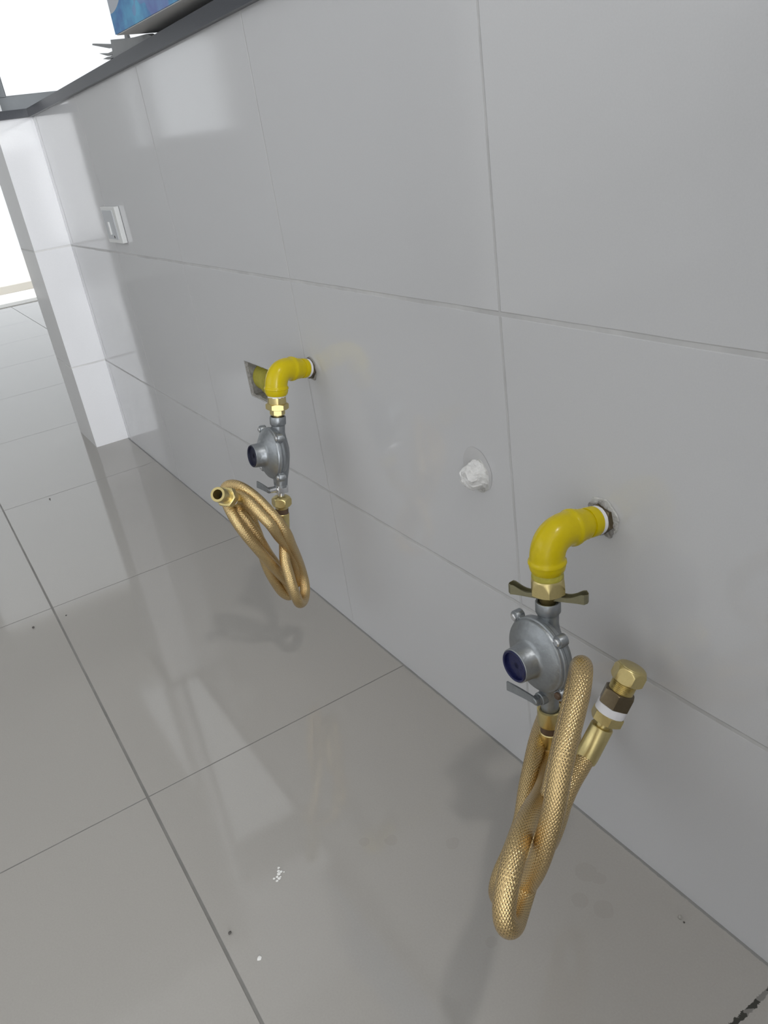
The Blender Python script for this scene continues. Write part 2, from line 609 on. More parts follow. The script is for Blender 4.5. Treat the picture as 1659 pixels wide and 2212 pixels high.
# window frame on the counter at its far end
w = bpy.data.objects.new('window_1', None)
w.location = (XE0 + 0.03, WY0, CT1)
C.objects.link(w)
w['kind'] = 'structure'
bm = bmesh.new()
fx0, fx1 = XE0 + 0.01, XE0 + 0.05
bx(bm, (fx0, WY0, CT1), (fx1, WY1, CT1 + 0.045))
bx(bm, (fx0, WY0, WZ1 - 0.035), (fx1, WY1, WZ1))
bx(bm, (fx0, WY0, CT1 + 0.04), (fx1, WY0 + 0.048, WZ1 - 0.035))
bx(bm, (fx0, WY1 - 0.03, CT1 + 0.04), (fx1, WY1, WZ1 - 0.035))
bevel(bm, 0.002)
part('window_frame', bm, M['alu'], w, smooth=False)

# next room: far wall with the open door and a window, side walls
DY0, DY1 = -0.55, 2.2
bm = bmesh.new()
for lo, hi in (((XF - 0.15, -5, 0), (XF, -2.05, ZC)), ((XF - 0.15, -2.05, 0), (XF, -1.50, 0.86)), ((XF - 0.15, -2.05, 1.45), (XF, -1.50, ZC)),
               ((XF - 0.15, -1.50, 0), (XF, -1.42, ZC)), ((XF - 0.15, -1.42, 0), (XF, -1.33, 0.82)), ((XF - 0.15, -1.42, 1.32), (XF, -1.33, ZC)),
               ((XF - 0.15, -1.33, 0), (XF, DY0, ZC)), ((XF - 0.15, DY0, 2.3), (XF, DY1, ZC)), ((XF - 0.15, DY1, 0), (XF, 4.0, ZC))):
    bx(bm, lo, hi)
struct('wall_far', bm, M['plaster'])
bm = bmesh.new()
bx(bm, (XF, 3.0, 0), (XE1 - 0.2, 3.1, ZC))
bx(bm, (XE0, 0.80, 0), (XE1 - 0.1, 3.0, ZC))
struct('wall_far_side', bm, M['plaster'])
bm = bmesh.new()
bx(bm, (XF, -4.6, 0), (XE0, -4.5, ZC))
struct('wall_near_side', bm, M['plaster'])

# bright yard beyond the door: pale paving, a low beige plinth and a white wall
bm = bmesh.new()
bx(bm, (-9.5, -5.0, 0.0), (XF + 0.02, 4.0, 0.004))
struct('trim_1', bm, M['render_out'])
bm = bmesh.new()
bx(bm, (-9.5, -5.0, 0.004), (-6.55, 4.0, 0.060))
bevel(bm, 0.004)
struct('trim_2', bm, M['beige'])

# counter slab over the wall, turning over the pier
bm = bmesh.new()
bx(bm, (XE0 - 0.01, -0.108, CT0), (XE1 + 0.008, 0.70, CT1))
bx(bm, (XE1 + 0.008, -0.010, CT0), (0.15, 0.70, CT1))
bx(bm, (0.15, -0.43, CT0), (0.37, 0.70, CT1))
bmesh.ops.remove_doubles(bm, verts=bm.verts[:], dist=1e-5)
o = link('countertop', bm, M['granite'])
place(o, (-0.5, 0.35, CT0))
tag(o, 'thin dark stone countertop running along the top of the tiled wall', 'countertop')

# ------------------------------------------------------------------ lamps of the room
lamp = empty('ceiling_light', (0.64, -0.12, ZC), 'square white ceiling light over the near end of the room', 'light')
bm = bmesh.new()
bx(bm, (0.52, -0.24, ZC - 0.03), (0.76, 0.0, ZC))
part('light_housing', bm, M['plaster'], lamp, smooth=False)
area('ceiling_lamp_light', (0.64, -0.12, ZC - 0.04), (0, 0, 0), 0.14, 0.14, 11, (1, 0.97, 0.93))


# ------------------------------------------------------------------ gas fittings
def fixture(E, v, wall_pt, side, labels):
    """one drop: yellow elbow out of the wall, brass connector, regulator"""
    E, v, Wp = Vector(E), Vector(v).normalized(), Vector(wall_pt)
    u = (Wp - E).normalized()                  # from elbow back into the wall
    LW = (Wp - E).length
    yv = Vector((0, -1, 0))
    out = (yv - v * yv.dot(v)).normalized()    # towards the room
    xr = v.cross(out).normalized()
    if xr.x < 0:
        xr = -xr
    up = -v

    # ---- painted elbow and nipple
    el = empty('gas_pipe_elbow', Wp, labels[0], 'pipe', 'yellow gas pipe elbows')
    bm = bmesh.new()
    # swept bend with bead rings, radius of bend 20 mm
    R = 0.021
    a0, a1 = E + u * R, E + v * R
    pts, rad = [], []
    for s, r in ((0.0425, 0.0126), (0.0420, 0.0137), (0.0360, 0.0139), (0.0357, 0.0146), (0.0310, 0.0150), (0.0306, 0.0160), (0.0280, 0.0164), (0.0262, 0.0163), (0.0250, 0.0156), (0.0235, 0.0151)):
        pts.append(E + u * s)
        rad.append(r)
    for i in range(0, 15):
        t = i / 14
        pts.append((1 - t) ** 2 * a0 + 2 * t * (1 - t) * (E * 0.86 + (a0 + a1) * 0.07) + t * t * a1)
        rad.append(0.0150)
    for s, r in ((0.0218, 0.0151), (0.0228, 0.0155), (0.0236, 0.0162), (0.0256, 0.0164), (0.0260, 0.0157), (0.0290, 0.0156), (0.0320, 0.0148), (0.0345, 0.0132)):
        pts.append(E + v * s)
        rad.append(r)
    tube(bm, pts, 0.015, 40, radii=rad)
    part('elbow', bm, M['yellow'], el)
    bm = bmesh.new()
    lathe(bm, E, u, [(0.036, 0.0118), (0.0425, 0.0122), (0.0455, 0.0123), (0.0456, 0.0131), (0.0462, 0.0134), (LW - 0.0118, 0.0133), (LW - 0.0107, 0.0124)], 40)
    part('nipple', bm, M['yellow'], el)
    bm = bmesh.new()
    lathe(bm, E, u, [(LW - 0.0118, 0.0112), (LW - 0.0106, 0.0128), (LW - 0.0075, 0.0130), (LW - 0.0066, 0.0112)], 36, wob=0.012)
    part('thread_tape', bm, M['tape'], el)
    bm = bmesh.new()
    hexnut(bm, E, u, LW - 0.0068, LW + 0.004, 0.0142, xr, rot=0.3)
    part('wall_nut', bm, M['brass_dark'], el)

    # ---- regulator with its brass connector
    rg = empty('gas_regulator', E + v * 0.113, labels[1], 'regulator', 'gas pressure regulators')
    bm = bmesh.new()
    if side == 'right':
        lathe(bm, E, v, [(0.0335, 0.0118), (0.0350, 0.0130), (0.0400, 0.0133), (0.0407, 0.0126)], 40)
        hexnut(bm, E, v, 0.0395, 0.0548, 0.0160, xr, 0.0090, rot=0.66, ch1=0.0012)
        lathe(bm, E, v, [(0.0540, 0.0125), (0.0552, 0.0122), (0.0590, 0.0082), (0.0600, 0.0074), (0.0640, 0.0072), (0.0645, 0.0064), (0.072, 0.0064)], 36)
    else:
        lathe(bm, E, v, [(0.0350, 0.0110), (0.0362, 0.0122), (0.0440, 0.0124), (0.0455, 0.0122)], 40)
        hexnut(bm, E, v, 0.0450, 0.0535, 0.0155, xr, 0.0012, rot=-0.13)
        hexnut(bm, E, v, 0.0533, 0.0612, 0.0102, xr, 0.0010, rot=-0.13)
        lathe(bm, E, v, [(0.060, 0.0065), (0.072, 0.0062)], 30)
    part('inlet_connector', bm, M['brass'], rg)
    bm = bmesh.new()
    if side == 'right':
        lathe(bm, E, v, [(0.0328, 0.0126), (0.0345, 0.0134), (0.0385, 0.0137)], 36, wob=0.006)
        lathe(bm, E, v, [(0.0380, 0.01365), (0.0396, 0.01355)], 36, wob=0.008)
        part('paint_run', bm, M['yellow_old'], rg)
    else:
        lathe(bm, E, v, [(0.0325, 0.0112), (0.0335, 0.0120), (0.0368, 0.0121), (0.0375, 0.0110)], 36, wob=0.03)
        part('thread_tape', bm, M['tape'], rg)

    if side == 'right':
        # two channel-shaped wings clamped under the brass nut
        h = E + v * 0.0572
        d = Vector((0.0575, 0.0350, 0.0)).normalized()
        d = (d - v * d.dot(v)).normalized()
        nrm = v.cross(d).normalized()
        bm = bmesh.new()
        N = 28
        Lh = 0.0345
        secs = []
        for i in range(N + 1):
            t = -1 + 2 * i / N
            x = t * Lh
            a = abs(t)
            # plan half width and wall height along the bar
            wd = 0.0042 + 0.0010 * (a > 0.75) * (a - 0.75) * 4
            if a > 0.93:
                wd *= math.sqrt(max(0.05, 1 - ((a - 0.93) / 0.075) ** 2))
            lift = 0.0065 * max(0, (a - 0.2)) ** 1.0 * 1.1 - 0.001
            base = h + d * x - v * (lift * 0.2)
            hh = 0.0060 + 0.0030 * math.exp(-((a - 0.9) / 0.16) ** 2) - 0.0020 * math.exp(-((a - 0.5) / 0.2) ** 2)
            th = 0.0011
            prof = [(-wd, -0.0030), (wd, -0.0030), (wd, hh - 0.003), (wd - th, hh - 0.003), (wd - th, -0.0015), (-wd + th, -0.0015), (-wd + th, hh - 0.003), (-wd, hh - 0.003)]
            if a > 0.955:
                prof = [(p[0], p[1] if k not in (4, 5) else hh - 0.003) for k, p in enumerate(prof)]
            secs.append([bm.verts.new(base + nrm * p[0] + up * p[1]) for p in prof])
        for a, b in zip(secs, secs[1:]):
            for k in range(8):
                k2 = (k + 1) % 8
                bm.faces.new((a[k], a[k2], b[k2], b[k]))
        bm.faces.new(secs[0][::-1])
        bm.faces.new(secs[-1])
        bmesh.ops.remove_doubles(bm, verts=bm.verts[:], dist=1e-6)
        wg = part('wing_handle', bm, M['brass_dull'], rg)
        wg['label'] = 'dull brass wing handle with channelled arms'

    # die-cast body: inlet collar, neck, back shell
    bm = bmesh.new()
    lathe(bm, E, v, [(0.0675, 0.0050), (0.0675, 0.0086), (0.0634, 0.0090), (0.0630, 0.0096), (0.0631, 0.0104), (0.0640, 0.0110), (0.0732, 0.0110), (0.0745, 0.0102), (0.0755, 0.0093), (0.0860, 0.0091), (0.0930, 0.0104), (0.0990, 0.0120), (0.108, 0.0138), (0.118, 0.0142), (0.134, 0.0130), (0.150, 0.0105)], 40)
    cen = E + v * 0.113
    lathe(bm, cen - out * 0.008, out, [(0.0, 0.0120), (0.002, 0.0185), (0.008, 0.0290), (0.0145, 0.0338), (0.0150, 0.0352), (0.0185, 0.0352)], 56)
    # lower outlet neck
    lathe(bm, cen, v, [(0.015, 0.0125), (0.032, 0.0110), (0.042, 0.0098), (0.0500, 0.0092)], 32)
    # ribs on the back of the neck
    lathe(bm, cen - out * 0.0052 + v * (-0.020), v, [(0.0, 0.004), (0.002, 0.0065), (0.040, 0.0065), (0.043, 0.004)], 20)
    part('body', bm, M['zinc'], rg)
    bm = bmesh.new()
    F = cen + out * 0.011
    lathe(bm, F, out, [(0.0, 0.0352), (0.0002, 0.0358), (0.0026, 0.0358), (0.0034, 0.0351), (0.0036, 0.0344), (0.0055, 0.0341), (0.0062, 0.0334), (0.0064, 0.0326), (0.0074, 0.0314), (0.0105, 0.0268), (0.0128, 0.0205), (0.0140, 0.0178), (0.0158, 0.0164), (0.0285, 0.0156), (0.0290, 0.0150), (0.0290, 0.0136), (0.0265, 0.0134)], 64)
    for sx, sz in ((-1, 1), (1, 1), (1, -1), (-1, -1)):
        cdir = (xr * sx + up * sz).normalized()
        lathe(bm, F + cdir * 0.0385 - out * 0.004, out, [(0, 0.0050), (0.0005, 0.0056), (0.0075, 0.0055), (0.0082, 0.0050)], 24)
        lathe(bm, F + cdir * 0.0340 - out * 0.003, out, [(0, 0.0050), (0.0005, 0.0058), (0.0058, 0.0056), (0.0064, 0.0050)], 24)
    part('cover', bm, M['zinc'], rg)
    bm = bmesh.new()
    lathe(bm, F, out, [(0.0240, 0.0135), (0.0266, 0.0135), (0.0270, 0.0120), (0.0268, 0.0030)], 40)
    lathe(bm, F, out, [(0.0262, 0.0136), (0.0294, 0.0147), (0.0300, 0.0142), (0.0294, 0.0128), (0.0268, 0.0126)], 40)
    if side == 'right':
        pl = part('adjuster_plug', bm, M['navy'], rg)
        pl['label'] = 'navy blue plug in the round boss'
    else:
        pl = part('adjuster_plug', bm, M['navy_dark'], rg)
        pl['label'] = 'dark navy hollow plug in the round boss'
    for sx, sz in ((-1, 1), (1, 1), (1, -1), (-1, -1)):
        cdir = (xr * sx + up * sz).normalized()
        bm = bmesh.new()
        b0 = F + cdir * 0.0385
        lathe(bm, b0, out, [(0.0030, 0.0030), (0.0040, 0.0036), (0.0058, 0.0034), (0.0066, 0.0024)], 20)
        bx_dir = xr
        lathe(bm, b0, out, [(-0.0060, 0.0024), (-0.0045, 0.0026), (-0.0040, 0.0020)], 12)
        part('screw', bm, M['zinc_light'] if (sx, sz) != (1, -1) or side != 'right' else M['rubber'], rg)

    # shut-off valve under the regulator
    bm = bmesh.new()
    vb = E + v * 0.1610
    if side == 'right':
        lathe(bm, E, v, [(0.155, 0.0095), (0.163, 0.0092), (0.1635, 0.0083), (0.185, 0.0083)], 32)
        lathe(bm, vb, out, [(0.0, 0.0062), (0.0125, 0.0062), (0.0130, 0.0052), (0.0150, 0.0052)], 28)
    else:
        c8 = []
        for sx in (-0.0072, 0.0078):
            for so in (-0.0078, 0.0072):
                for sv in (-0.0012, 0.0102):
                    c8.append(bm.verts.new(vb + xr * sx + out * so + v * sv))
        for f in ((0, 1, 3, 2), (4, 6, 7, 5), (0, 4, 5, 1), (2, 3, 7, 6), (0, 2, 6, 4), (1, 5, 7, 3)):
            bm.faces.new([c8[i] for i in f])
        bevel(bm, 0.0008)
        lathe(bm, vb + v * 0.0045, out, [(0.006, 0.0068), (0.0078, 0.0060), (0.0085, 0.0046), (0.0180, 0.0044)], 28)
        lathe(bm, E, v, [(0.158, 0.0086), (0.160, 0.0095), (0.1612, 0.0080)], 28)
        lathe(bm, E, v, [(0.170, 0.0047), (0.185, 0.0047)], 24)
    vl = part('shutoff_valve', bm, M['zinc_light'] if side == 'left' else M['zinc'], rg)
    bm = bmesh.new()
    so = 0.0150 if side == 'right' else 0.0172
    hb = vb + out * so + v * (0.0 if side == 'right' else 0.0045)
    lathe(bm, hb, out, [(-0.0015, 0.0034), (0.0035, 0.0034), (0.0042, 0.0026)], 20)
    ld = (-xr + up * 0.10 + out * 0.13).normalized()
    if side == 'left':
        ld = (-xr * 1.0 + up * 0.02 - out * 0.0).normalized()
    ln = 0.034
    secs = []
    for i in range(9):
        t = i / 8
        wv = 0.0034 + 0.0014 * t
        c = hb + out * (0.002 + 0.003 * t * t) + ld * (ln * t - 0.003)
        th = 0.0009
        secs.append([bm.verts.new(c + v * a * wv + out * b * th) for a, b in ((-1, -1), (1, -1), (1, 1), (-1, 1))])
    for a, b in zip(secs, secs[1:]):
        for k in range(4):
            bm.faces.new((a[k], a[(k + 1) % 4], b[(k + 1) % 4], b[k]))
    bm.faces.new(secs[0][::-1])
    bm.faces.new(secs[-1])
    part('lever', bm, M['zinc'], rg, smooth=False, parent=None).parent = vl
    return E, v, xr, out


def hose(E, v, xr, pts, label, side):
    E, v = Vector(E), Vector(v).normalized()
    hs = empty('gas_hose', E + v * 0.205, label, 'hose', 'braided gas hoses')
    rr = 0.0083 if side == 'right' else 0.0075
    path = smooth_path(catmull(pts, 0.0022), 8)
    bm = bmesh.new()
    tube(bm, path, rr, 28, uv=True)
    part('braided_tube', bm, M['braid'], hs)
    bm = bmesh.new()
    if side == 'right':
        lathe(bm, E, v, [(0.1800, 0.0084), (0.1770, 0.0088), (0.1765, 0.0106), (0.1772, 0.0117), (0.1920, 0.0117), (0.1945, 0.0106), (0.1955, 0.0094), (0.1965, 0.0080)], 40)
    else:
        lathe(bm, E, v, [(0.1765, 0.0052), (0.1770, 0.0090), (0.1785, 0.0112), (0.1805, 0.0122)], 40)
        hexnut(bm, E, v, 0.1785, 0.1918, 0.0141, xr, 0.0030, rot=0.05)
        lathe(bm, E, v, [(0.1905, 0.0112), (0.1930, 0.0090), (0.1965, 0.0086)], 36)
    part('swivel_nut', bm, M['brass'], hs)
    bm = bmesh.new()
    lathe(bm, E, v, [(0.1955, 0.0080), (0.1958, 0.0092), (0.2035, 0.0092), (0.2040, 0.0080)], 36)
    part('washer', bm, M['rubber'], hs)
    bm = bmesh.new()
    q1 = path[0]
    ax = (q1 - (E + v * 0.2025)).normalized()
    L0 = (q1 - (E + v * 0.2025)).length
    lathe(bm, E + v * 0.2025, ax, [(0.0, 0.0094), (0.0008, 0.0101), (L0 + 0.004, 0.0099), (L0 + 0.006, 0.0092), (L0 + 0.006, 0.0084)], 40)
    part('ferrule', bm, M['brass'], hs)
    return hs, path


HOSE_R = [(-0.4356,-0.0774,0.1780),(-0.4310,-0.0835,0.1675),(-0.4039,-0.1111,0.1789),(-0.3735,-0.1441,0.2058),(-0.3448,-0.1791,0.2339),(-0.3276,-0.2033,0.2429),(-0.3165,-0.2201,0.2428),(-0.3094,-0.2319,0.2363),(-0.3045,-0.2409,0.2254),(-0.3017,-0.2449,0.2163),(-0.2998,-0.2445,0.2064),(-0.3044,-0.2360,0.1956),(-0.3134,-0.2248,0.1886),(-0.3221,-0.2123,0.1870),(-0.3331,-0.1916,0.1954),(-0.3471,-0.1629,0.2173),(-0.3624,-0.1347,0.2410),(-0.3737,-0.1107,0.2672),(-0.3756,-0.0977,0.2976),(-0.3654,-0.1035,0.3193),(-0.3524,-0.1147,0.3305),(-0.3394,-0.1308,0.3253),(-0.3290,-0.1496,0.3128),(-0.3206,-0.1661,0.2997),(-0.3140,-0.1793,0.2813),(-0.3118,-0.1858,0.2661),(-0.3120,-0.1923,0.2486),(-0.3143,-0.1982,0.2283),(-0.3200,-0.2022,0.2071),(-0.3310,-0.2067,0.1811),(-0.3470,-0.2090,0.1573),(-0.3633,-0.2051,0.1447),(-0.3737,-0.1922,0.1465),(-0.3803,-0.1770,0.1508),(-0.3877,-0.1619,0.1563),(-0.3967,-0.1474,0.1594),(-0.4132,-0.1271,0.1684),(-0.4277,-0.1073,0.1754),(-0.4457,-0.0838,0.1786),(-0.4681,-0.0526,0.1745),(-0.4769,-0.0289,0.1819),(-0.4685,-0.0231,0.1839),(-0.4419,-0.0433,0.1776),(-0.4137,-0.0741,0.1646),(-0.3895,-0.1086,0.1552),(-0.3770,-0.1319,0.1484),(-0.3684,-0.1455,0.1537),(-0.3624,-0.1464,0.1717),(-0.3662,-0.1326,0.1855),(-0.3756,-0.1103,0.1927),(-0.3810,-0.0945,0.1953),(-0.3855,-0.0804,0.1991)]
HOSE_L = [(-0.9541,-0.0966,0.2310),(-0.9515,-0.0985,0.2215),(-0.9347,-0.1061,0.2187),(-0.9247,-0.1155,0.1945),(-0.9177,-0.1170,0.1762),(-0.9127,-0.1178,0.1566),(-0.9127,-0.1153,0.1370),(-0.9197,-0.1099,0.1210),(-0.9347,-0.0968,0.1135),(-0.9477,-0.0857,0.1235),(-0.9507,-0.0845,0.1480),(-0.9377,-0.0925,0.1818),(-0.9177,-0.1046,0.2172),(-0.9087,-0.1109,0.2391),(-0.9107,-0.1176,0.2588),(-0.9207,-0.1245,0.2755),(-0.9327,-0.1314,0.2909),(-0.9447,-0.1418,0.3061),(-0.9577,-0.1523,0.3128),(-0.9677,-0.1608,0.3086),(-0.9677,-0.1638,0.2965),(-0.9447,-0.1696,0.2915),(-0.9347,-0.1689,0.2780),(-0.9277,-0.1658,0.2639),(-0.9247,-0.1600,0.2479),(-0.9247,-0.1523,0.2304),(-0.9267,-0.1428,0.2096),(-0.9327,-0.1305,0.1848),(-0.9407,-0.1181,0.1600),(-0.9507,-0.1038,0.1367),(-0.9577,-0.0928,0.1319),(-0.9507,-0.0927,0.1532),(-0.9377,-0.0980,0.1841),(-0.9227,-0.1075,0.2127),(-0.9107,-0.1214,0.2382),(-0.9027,-0.1317,0.2623),(-0.9127,-0.1402,0.2801),(-0.9257,-0.1465,0.2953),(-0.9427,-0.1510,0.3025),(-0.9627,-0.1540,0.2973),(-0.9647,-0.1559,0.2889),(-0.9527,-0.1554,0.2772),(-0.9447,-0.1505,0.2632),(-0.9407,-0.1441,0.2442),(-0.9397,-0.1387,0.2264),(-0.9447,-0.1302,0.2001),(-0.9497,-0.1200,0.1755),(-0.9547,-0.1109,0.1476),(-0.9627,-0.1029,0.1205),(-0.9707,-0.1033,0.1072),(-0.9677,-0.1144,0.1202),(-0.9607,-0.1260,0.1517),(-0.9577,-0.1311,0.1723),(-0.9547,-0.1340,0.1917),(-0.9547,-0.1340,0.2173),(-0.9547,-0.1373,0.2436),(-0.9547,-0.1403,0.2672),(-0.9507,-0.1489,0.2853),(-0.9377,-0.1604,0.3000)]

ER, vR = (-0.4387, -0.0654, 0.3936), (0.0141, -0.0551, -0.9984)
EL, vL = (-0.9553, -0.0595, 0.4483), (0.0055, -0.1679, -0.9858)
_, _, xrR, outR = fixture(ER, vR, (-0.4387, 0.0, 0.3834), 'right',
                          ('yellow painted elbow pipe above the regulator with the brass wing handle, white tape at wall',
                           'grey metal gas regulator with brass wing handle above and blue plug facing the room'))
_, _, xrL, outL = fixture(EL, vL, (-0.9726, 0.0, 0.4314), 'left',
                          ('farther yellow painted elbow pipe beside the square cut in the wall tile',
                           'grey metal gas regulator with hollow dark boss, under the farther yellow elbow'))
hR, pathR = hose(ER, vR, xrR, HOSE_R, 'large gold braided hose coiled beside the near regulator, stacked brass and white-taped end', 'right')
hL, pathL = hose(EL, vL, xrL, HOSE_L, 'gold braided hose coiled in a twisted loop below the farther regulator, open brass end', 'left')

# free end of the near hose: ferrule, hex nut, tape, dark hex, threads, cap nut
e0, e1 = Vector((-0.3855, -0.0804, 0.1991)), Vector((-0.3734, -0.0363, 0.2788))
ax = (e1 - e0).normalized()
Lf = (e1 - e0).length
bm = bmesh.new()
lathe(bm, e0, ax, [(-0.004, 0.0086), (-0.004, 0.0098), (0.0, 0.0102), (Lf * 0.335, 0.0100), (Lf * 0.345, 0.0094), (Lf * 0.347, 0.0070)], 44)
part('end_ferrule', bm, M['brass'], hR)
bm = bmesh.new()
lathe(bm, e0, ax, [(Lf * 0.33, 0.0068), (Lf * 0.37, 0.0064), (Lf * 0.42, 0.0072)], 36)
hexnut(bm, e0, ax, Lf * 0.405, Lf * 0.505, 0.0143, xrR, 0.0010, rot=0.35)
part('end_hex', bm, M['brass'], hR)
bm = bmesh.new()
lathe(bm, e0, ax, [(Lf * 0.500, 0.0112), (Lf * 0.503, 0.0132), (Lf * 0.585, 0.0134), (Lf * 0.590, 0.0112)], 40, wob=0.006)
part('end_tape', bm, M['tape'], hR)['label'] = 'white thread tape'
bm = bmesh.new()
hexnut(bm, e0, ax, Lf * 0.585, Lf * 0.745, 0.0143, xrR, 0.0006, rot=0.15, ch1=0.0016)
part('adapter_hex', bm, M['brass_dark'], hR)['label'] = 'dark brown brass hex'
bm = bmesh.new()
prof = []
t = Lf * 0.735
while t < Lf * 0.865:
    prof += [(t, 0.0098), (t + 0.0006, 0.0107), (t + 0.0009, 0.0107)]
    t += 0.0016
lathe(bm, e0, ax, prof, 40)
part('thread', bm, M['brass'], hR)
bm = bmesh.new()
hexnut(bm, e0, ax, Lf * 0.845, Lf * 1.0, 0.0145, xrR, 0.0016, rot=0.45, ch1=0.0040)
lathe(bm, e0, ax, [(Lf * 0.98, 0.0118), (Lf * 1.005, 0.0112), (Lf * 1.012, 0.0090)], 36)
part('cap_nut', bm, M['brass'], hR)

# free end of the far hose: open brass fitting pointing at the room
f0, f1 = Vector((-0.9377, -0.1604, 0.3000)), Vector((-0.9023, -0.1922, 0.3304))
ax = (f1 - f0).normalized()
Lf = (f1 - f0).length
bm = bmesh.new()
lathe(bm, f0, ax, [(-0.004, 0.0086), (0.0, 0.0098), (Lf * 0.36, 0.0098), (Lf * 0.38, 0.0080)], 36)
part('end_ferrule', bm, M['brass'], hL)
bm = bmesh.new()
hexnut(bm, f0, ax, Lf * 0.34, Lf * 0.58, 0.0138, xrL, 0.0012, rot=0.4)
part('end_hex', bm, M['brass'], hL)
bm = bmesh.new()
lathe(bm, f0, ax, [(Lf * 0.55, 0.0085), (Lf * 0.60, 0.0098), (Lf * 0.98, 0.0098), (Lf, 0.0094), (Lf, 0.0064), (Lf * 0.98, 0.0060), (Lf * 0.62, 0.0058), (Lf * 0.615, 0.002)], 40, close=False)
part('open_end', bm, M['brass'], hL)
bm = bmesh.new()
lathe(bm, f0, ax, [(Lf * 0.62, 0.0056), (Lf * 0.66, 0.0056)], 24)
part('bore', bm, M['dark'], hL)
bm = bmesh.new()
lathe(bm, f0, ax, [(Lf * 0.30, 0.0105), (Lf * 0.32, 0.0116), (Lf * 0.345, 0.0112)], 30, wob=0.05)
part('end_tape', bm, M['tape'], hL)


# ------------------------------------------------------------------ holes, patches and plug in the wall
def blob_disc(bm, c, rx, rz, depth, n=40, wob=0.14, dome=0.0):
    """irregular raised patch on the wall face, facing -y"""
    cx, cz = c
    ph = [random.uniform(0, 6.28) for _ in range(4)]
    rings = []
    for fr, dp in ((1.0, 0.0003), (0.93, depth), (0.6, depth + dome * 0.7), (0.25, depth + dome)):
        ring = []
        for i in range(n):
            a = 2 * math.pi * i / n
            k = 1 + wob * (0.5 * math.sin(2 * a + ph[0]) + 0.35 * math.sin(3 * a + ph[1]) + 0.3 * math.sin(7 * a + ph[2]) + 0.2 * random.uniform(-1, 1))
            ring.append(bm.verts.new((cx + math.cos(a) * rx * fr * k, -dp * random.uniform(0.7, 1.2), cz + math.sin(a) * rz * fr * k)))
        rings.append(ring)
    for a, b in zip(rings, rings[1:]):
        for i in range(n):
            k = (i + 1) % n
            bm.faces.new((a[i], a[k], b[k], b[i]))
    bm.faces.new(rings[-1])


mp = empty('mortar_collar', (-0.440, 0.0, 0.384), 'chipped grey and white mortar ring in the wall around the near yellow pipe', 'mortar', 'mortar rings around the gas pipes')
bm = bmesh.new()
blob_disc(bm, (-0.4400, 0.3845), 0.0195, 0.0180, 0.0010, wob=0.12, n=64)
part('white_edge', bm, M['mortar'], mp, smooth=False)
bm = bmesh.new()
blob_disc(bm, (-0.4400, 0.3842), 0.0160, 0.0148, 0.0022, wob=0.30, n=64)
part('grey_core', bm, M['mortar_grey'], mp, smooth=False)

mp = empty('mortar_collar', (-0.9715, 0.0, 0.431), 'thin chipped mortar ring in the wall around the farther yellow pipe', 'mortar', 'mortar rings around the gas pipes')
bm = bmesh.new()
blob_disc(bm, (-0.9716, 0.4312), 0.0160, 0.0160, 0.0008, wob=0.12)
part('grey_core', bm, M['mortar_grey'], mp, smooth=False)

pg = empty('capped_pipe_stub', (-0.6135, 0.0, 0.376), 'white plastered stub capping a pipe hole between the two yellow pipes', 'pipe stub')
bm = bmesh.new()
blob_disc(bm, (-0.6140, 0.3800), 0.0235, 0.0250, 0.0006, wob=0.04)
part('filler_ring', bm, M['patch'], pg)
bm = bmesh.new()
blob_disc(bm, (-0.6125, 0.3735), 0.0185, 0.0190, 0.0012, wob=0.12)
part('plaster_edge', bm, M['mortar'], pg, smooth=False)
from mathutils import noise as mnoise
bm = bmesh.new()
pa = Vector((-0.12, -1, -0.05))
lathe(bm, (-0.6120, 0.002, 0.3755), pa, [(0.0, 0.0165), (0.003, 0.0160), (0.006, 0.0150), (0.009, 0.0142), (0.012, 0.0134), (0.015, 0.0124), (0.0175, 0.0108), (0.0195, 0.0085), (0.0200, 0.0055), (0.0185, 0.003)], 36)
for vtx in bm.verts:
    nv = mnoise.noise_vector(vtx.co * 160) * 0.0026 + mnoise.noise_vector(vtx.co * 420) * 0.0010
    vtx.co += nv
part('plaster_lump', bm, M['plaster_white'], pg, smooth=False)
bm = bmesh.new()
lathe(bm, (-0.6165, 0.002, 0.3722), pa, [(0.0120, 0.0066), (0.0168, 0.0070), (0.0174, 0.0040)], 14, wob=0.2)
part('stub_end', bm, M['mortar_grey'], pg, smooth=False)

# old pipe in the square cut behind the left elbow
op = empty('old_pipe_joint', (-1.165, 0.03, 0.372), 'old dull yellow pipe joint inside the square cut in the wall', 'pipe')
bm = bmesh.new()
lathe(bm, (-1.2205, 0.031, 0.369), (1, 0, 0), [(0.0, 0.0235), (0.030, 0.0235), (0.032, 0.0275), (0.044, 0.0278), (0.046, 0.0215), (0.060, 0.0215)], 36)
part('coupling', bm, M['yellow_old'], op)
bm = bmesh.new()
hexnut(bm, (-1.2205, 0.031, 0.369), (1, 0, 0), 0.058, 0.074, 0.0245, (0, 0, 1), 0.002)
part('union_nut', bm, M['brass_dark'], op)
bm = bmesh.new()
lathe(bm, (-1.2205, 0.031, 0.369), (1, 0, 0), [(0.072, 0.0165), (0.0925, 0.0165)], 32)
part('pipe', bm, M['rubber'], op)
